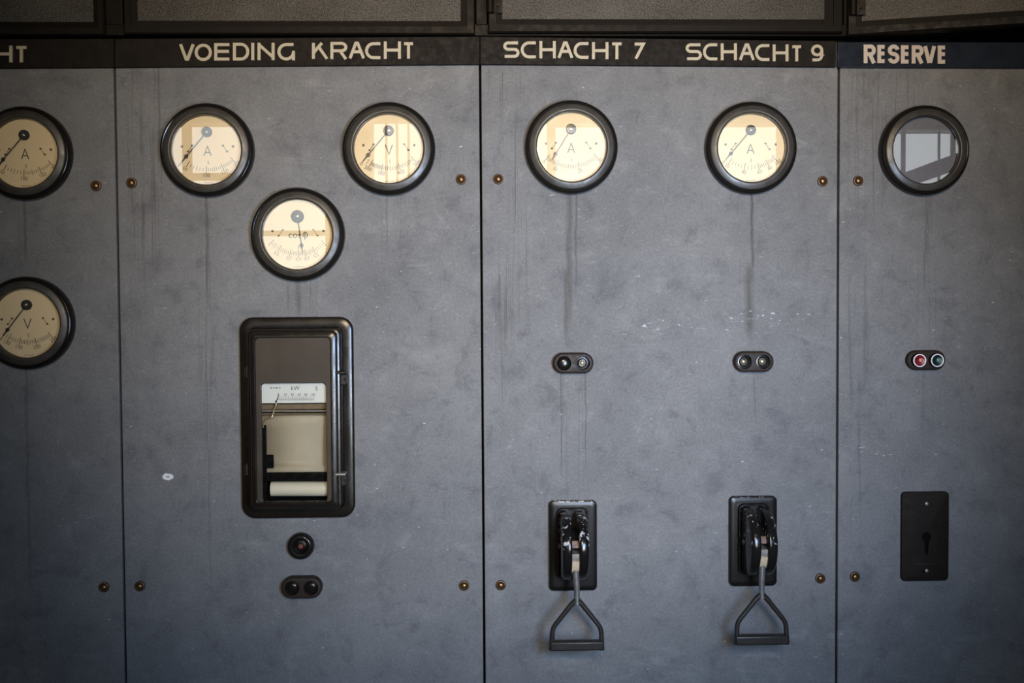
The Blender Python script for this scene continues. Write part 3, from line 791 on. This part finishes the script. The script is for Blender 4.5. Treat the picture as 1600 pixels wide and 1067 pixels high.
# ------------------------------------------------------------------ twin button boxes
def twin(label, px, py, wpx, hpx, left, right, dh=.020, sp_=14.6):
    q = P(px, py, dh*.7); o = thing('twin_button_box', (q.x, 0, q.z), label, 'button box', 'twin button boxes on the switchboard')
    W, H = wpx*S, hpx*S
    def cap(i): return rr(W-2*i, H-2*i, H/2-i-1e-5, n=14)
    hr = 11.3*S
    holes_ = [circ(hr, sx*sp_*S, 0) for sx in (-1, 1)]
    b = MB().loft([(cap(0), 0), (cap(0), dh*.72), (cap(.0008), dh*.86), (cap(.0022), dh*.96), (cap(.004), dh)])
    b.holes(cap(.004), holes_, dh)
    for h in holes_: b.loft([(h, dh), (h, .003)])
    b.build('housing', M['bakelite_brown'], o)
    for sx, kd in ((-1, left), (1, right)):
        cx = sx*sp_*S
        if kd == 'dome':
            MB().lathe([(10.7*S, .003), (10.6*S, dh-.006), (10*S, dh-.003), (8*S, dh-.0005), (5*S, dh+.0008), (2*S, dh+.0012)], cx, 0, 36, cap=True).build('button', M['bakelite'], o)
        elif kd == 'deep':
            bo = MB().lathe([(10.7*S, .002), (10.6*S, dh-.0125), (9*S, dh-.012), (6*S, dh-.009), (3.2*S, dh-.0075)], cx, 0, 36, cap=True).build('button', M['bakelite'], o)
        elif kd == 'socket':
            so_ = MB().lathe([(11.0*S, .003), (10.5*S, .004), (7.4*S, .0045), (7.2*S, .009), (6.4*S, .0095), (6.0*S, .009), (5.8*S, .004)], cx, 0, 36, cap=True).build('lamp_socket', M['bakelite'], o)
            MB().lathe([(5.5*S, .004), (5.4*S, .0085), (5.0*S, .009), (4.5*S, .0085), (4.3*S, .006)], cx, 0, 28).build('socket_ring', M['rod'], so_)
            MB().lathe([(3.6*S, .004), (3.4*S, .0075), (2.4*S, .0098), (1*S, .0105)], cx, 0, 24, cap=True).build('contact', M['lens'], so_)
        else:
            main, dotm = (M['red'], M['red_dot']) if kd == 'red' else (M['green'], M['green_dot'])
            dd = dh+.011
            bo = MB().lathe([(11.2*S, .003), (11.0*S, dh+.002), (10.6*S, dd-.001), (9.6*S, dd-.001)], cx, 0, 40).build('button', M['bakelite'], o)
            tag(bo, 'black button collar with %s centre' % kd)
            MB().lathe([(10.3*S, dd-.0015), (10.2*S, dd), (9.8*S, dd+.0006), (8.9*S, dd+.0006), (8.6*S, dd), (8.5*S, dd-.002)], cx, 0, 40).build('white_rim', M['white_ring'], bo)
            MB().lathe([(8.7*S, dd-.003), (8.6*S, dd-.0012), (6*S, dd-.0018), (4.2*S, dd-.0026)], cx, 0, 36, cap=True).build('button_face', main, bo)
            MB().lathe([(3.7*S, dd-.003), (3.5*S, dd-.0005), (2*S, dd+.0005)], cx+2.6*S, .3*S, 20, cap=True).build('painted_highlight', dotm, bo)  # highlight on the button face, put in as a paler coloured dot
    return o
twin('black twin push button box at bottom below the round red-centred button', 471.5, 917.8, 63, 34, 'deep', 'deep')
twin('twin button box under SCHACHT 7 gauge with one black dome and one open socket', 895.6, 567.3, 63.5, 32.2, 'dome', 'socket')
twin('twin box under SCHACHT 9 gauge with two open lamp sockets', 1177.6, 565.2, 62.5, 32.4, 'socket', 'socket')
twin('small twin box with white-ringed red and green buttons under RESERVE gauge', 1446.6, 562.6, 61.5, 31, 'red', 'green', dh=.014, sp_=14.0)

# ------------------------------------------------------------------ lever switches
M['cheek'] = chipped('chipped_black_enamel', (.006, .0055, .0055), .16, .012, .05, (.34, .33, .33), .57, 90)
M['lever_base'] = chipped('chipped_base_enamel', (.0045, .004, .0038), .3, .0955, .1015, (.42, .41, .40), .50, 200)
M['cheek_worn'] = chipped('lightly_chipped_enamel', (.007, .0065, .006), .17, .004, .06, (.26, .25, .25), .615, 110)
M['lever_base_worn'] = chipped('lightly_chipped_base', (.006, .005, .0045), .3, .0955, .1015, (.30, .29, .28), .58, 200)
def lever_switch(label, px, py, gx, hx, hy, mats):
    base = P(px, py, .012); ox = base.x
    o = thing('lever_switch', (ox, 0, base.z), label, 'switch', 'lever switches on the switchboard')
    W, H = 75.5*S, 142.5*S
    gxx = P(gx, py, .12).x-ox
    def rg(i, r, d): return (rr(W-2*i, H-2*i, r), d)
    MB().loft([rg(0, .011, 0), rg(0, .011, .009), rg(.0012, .010, .0115), rg(.003, .009, .0125), rg(.012, .006, .0125)], cap1=True).build('base_plate', M[mats[1]], o, ang=30)
    zc_ = P(px, 855.5 if mats[0] == 'cheek' else 848.5, .06).z-base.z
    # raised shield around the cheeks
    def sh(i, d): return (rr(50*S-2*i, 112*S-2*i, 9*S-i, gxx*.6, zc_+.000), d)
    MB().loft([sh(0, .0125), sh(.0005, .019), sh(.002, .021), sh(.004, .021), sh(.0055, .019), sh(.006, .0125)]).build('shield_rim', M['enamel'], o)
    # two cheeks: D-shaped discs standing out from the base, rim facing the room
    rad, out = .0715, .046
    def dshape(r):
        pts = [(-.012, r)]
        pts = [(.010, r*1.0)] + [(out+r*math.cos(R(a)), r*math.sin(R(a))) for a in range(90, -91, -6)] + [(.010, -r)]
        return pts
    for sx in (-1, 1):
        x_in, x_out = gxx+sx*5.6*S, gxx+sx*20.4*S
        mb = MB(); rings = []
        for xx, rr_ in ((x_in, rad-.003), (x_in+sx*.0008, rad-.0012), (x_in+sx*.0025, rad-.0002), (x_in+sx*.005, rad), (x_out-sx*.008, rad), (x_out-sx*.004, rad-.0012), (x_out-sx*.0012, rad-.004), (x_out, rad-.0075)):
            rings.append([(xx, -d_, zc_+z_) for d_, z_ in dshape(rr_)])
        n_ = len(rings[0]); k = 0
        for rgp in rings: mb.v += rgp
        for j in range(len(rings)-1):
            for i in range(n_):
                i2 = (i+1) % n_
                mb.f.append((j*n_+i, j*n_+i2, (j+1)*n_+i2, (j+1)*n_+i))
        mb.f.append(tuple(range(n_))); mb.f.append(tuple((len(rings)-1)*n_+i for i in range(n_)))
        ch = mb.build('cheek', M[mats[0]], o, ang=40)
        pb = MB().tube([(x_out-sx*.001, -out, zc_), (x_out+sx*.004, -out, zc_)], .007, 18)
        pb.build('pivot_bolt', M['iron'], ch, bevel=.001)
    # between the cheeks: drum, copper contact, lever root
    dr = MB()
    def sector(a0, a1, r0_, r1_, hw):
        n_ = 12; v = []
        for sx in (-1, 1):
            for i in range(n_+1):
                a = R(a0+(a1-a0)*i/n_)
                for r in (r0_, r1_): v.append((gxx+sx*hw, -(out+r*math.cos(a)), zc_+r*math.sin(a)))
        m_ = 2*(n_+1); f = []
        for i in range(n_):
            a, b = 2*i, 2*i+2
            f += [(a, b, b+1, a+1), (m_+a, m_+a+1, m_+b+1, m_+b), (a+1, b+1, m_+b+1, m_+a+1), (a, m_+a, m_+b, b)]
        f += [(0, 1, m_+1, m_), (2*n_, m_+2*n_, m_+2*n_+1, 2*n_+1)]
        return v, f
    hw = 5.3*S
    MB().add(*sector(88, 5, .0, .040, hw)).build('drum', M['void'], o)
    MB().add(*sector(25, 8, .036, .052, hw)).build('contact_block', M['orange_block'], o)
    MB().add(*sector(-3, -18, .02, .062, hw)).build('wear_block', M['rod'], o)
    lv = MB().add(*sector(-18, -44, .02, .066, hw)).build('lever_root', M['tan_block'], o)
    # forged handle with D grip
    hd = .095
    def hl(dx, dy):
        p = P(hx+dx, hy+dy, hd); return Vector((p.x-ox, -hd, p.z-base.z))
    st = Vector((gxx, -(out+.058*math.cos(R(-40))), zc_+.058*math.sin(R(-40))))
    h = MB()
    neck = hl(0, -76)
    nk = MB().tube([st, (st*.5+neck*.5), neck, hl(.3, -60), hl(.5, -52)], [.0080, .0072, .0062, .0060, .0078], 14)
    for sx in (-1, 1):
        pts = [hl(sx*1.2+.5, -57), hl(sx*9, -50), hl(sx*33, -20), hl(sx*36.5, -14.5), hl(sx*38.2, -8), hl(sx*38.6, 2), hl(sx*38.8, 20)]
        h.tube(pts, [.0066, .0056, .0051, .0052, .0052, .0054, .0062], 12)
    ho = h.build('handle', M['iron'], o, ang=50)
    nk.build('neck', M['neck'], ho, ang=50)
    a_, b_ = hl(-42, 20.5), hl(42, 4.5)
    MB().box(a_.x, b_.x, hd-.009, hd+.011, a_.z, b_.z).build('grip', M['iron'], ho, bevel=.004, seg=3)
    return o
lever_switch('black lever switch with chipped paint below SCHACHT 7, hanging D-shaped handle', 895.5, 852.8, 900.5, 901.2, 995, ('cheek', 'lever_base'))
lever_switch('black lever switch with lightly worn cheeks, next to the blank cover plate', 1177.2, 845.8, 1196.5, 1189.8, 986, ('cheek_worn', 'lever_base_worn'))

# ------------------------------------------------------------------ blank cover plate with keyhole
q = P(1445.8, 838.2, .008); o = thing('cover_plate', (q.x, 0, q.z), 'flat dark brown blank cover plate with keyhole and screws at right', 'plate')
W, H = 76*S, 142.5*S
c0 = P(1447.3, 838.7, .008); kx, kz = c0.x-q.x, c0.z-q.z
key = [(kx+7.3*S*math.cos(R(a)), kz+7.3*S*math.sin(R(a))) for a in range(-58, 239, 11)]
key += [(kx-3.4*S, kz-9*S), (kx-2.6*S, kz-22*S), (kx+.2*S, kz-30*S), (kx+1.4*S, kz-30*S), (kx+3.0*S, kz-22*S), (kx+3.8*S, kz-9*S)]
b1 = P(1443, 893.3, .008); hole2 = circ(2.2*S, b1.x-q.x, b1.z-q.z, 16)
mb = MB().loft([(rr(W, H, 7*S), 0), (rr(W, H, 7*S), .006), (rr(W-.0016, H-.0016, 6.5*S), .0076), (rr(W-.003, H-.003, 6*S), .008)])
mb.holes(rr(W-.003, H-.003, 6*S), [key, hole2], .008)
mb.loft([(key, .008), (key, .0005)]); mb.loft([(hole2, .008), (hole2, .0005)])
pl = mb.build('plate', M['cover'], o, ang=30)
MB().box(kx-.016, kx+.016, .0001, .0006, kz-.09, kz+.016).build('keyhole_backing', M['void'], o, smooth=False)
for x, y in ((1447.8, 786.8), (1447.8, 891.5)):
    p = P(x, y, .008)
    MB().lathe([(2.7*S, .006), (2.7*S, .0084), (2*S, .0092), (.8*S, .0096)], p.x-q.x, p.z-q.z, 18, cap=True).build('screw', M['screw'], o)
mk = MB(); p0, p1 = P(1432, 881, .008), P(1462, 881, .008)
mk.ribbon([(p0.x-q.x, p0.z-q.z), (p1.x-q.x, p1.z-q.z)], .7*S, .0079, .00815)
mk.build('engraved_line', M['plate_dark'], o, smooth=False)
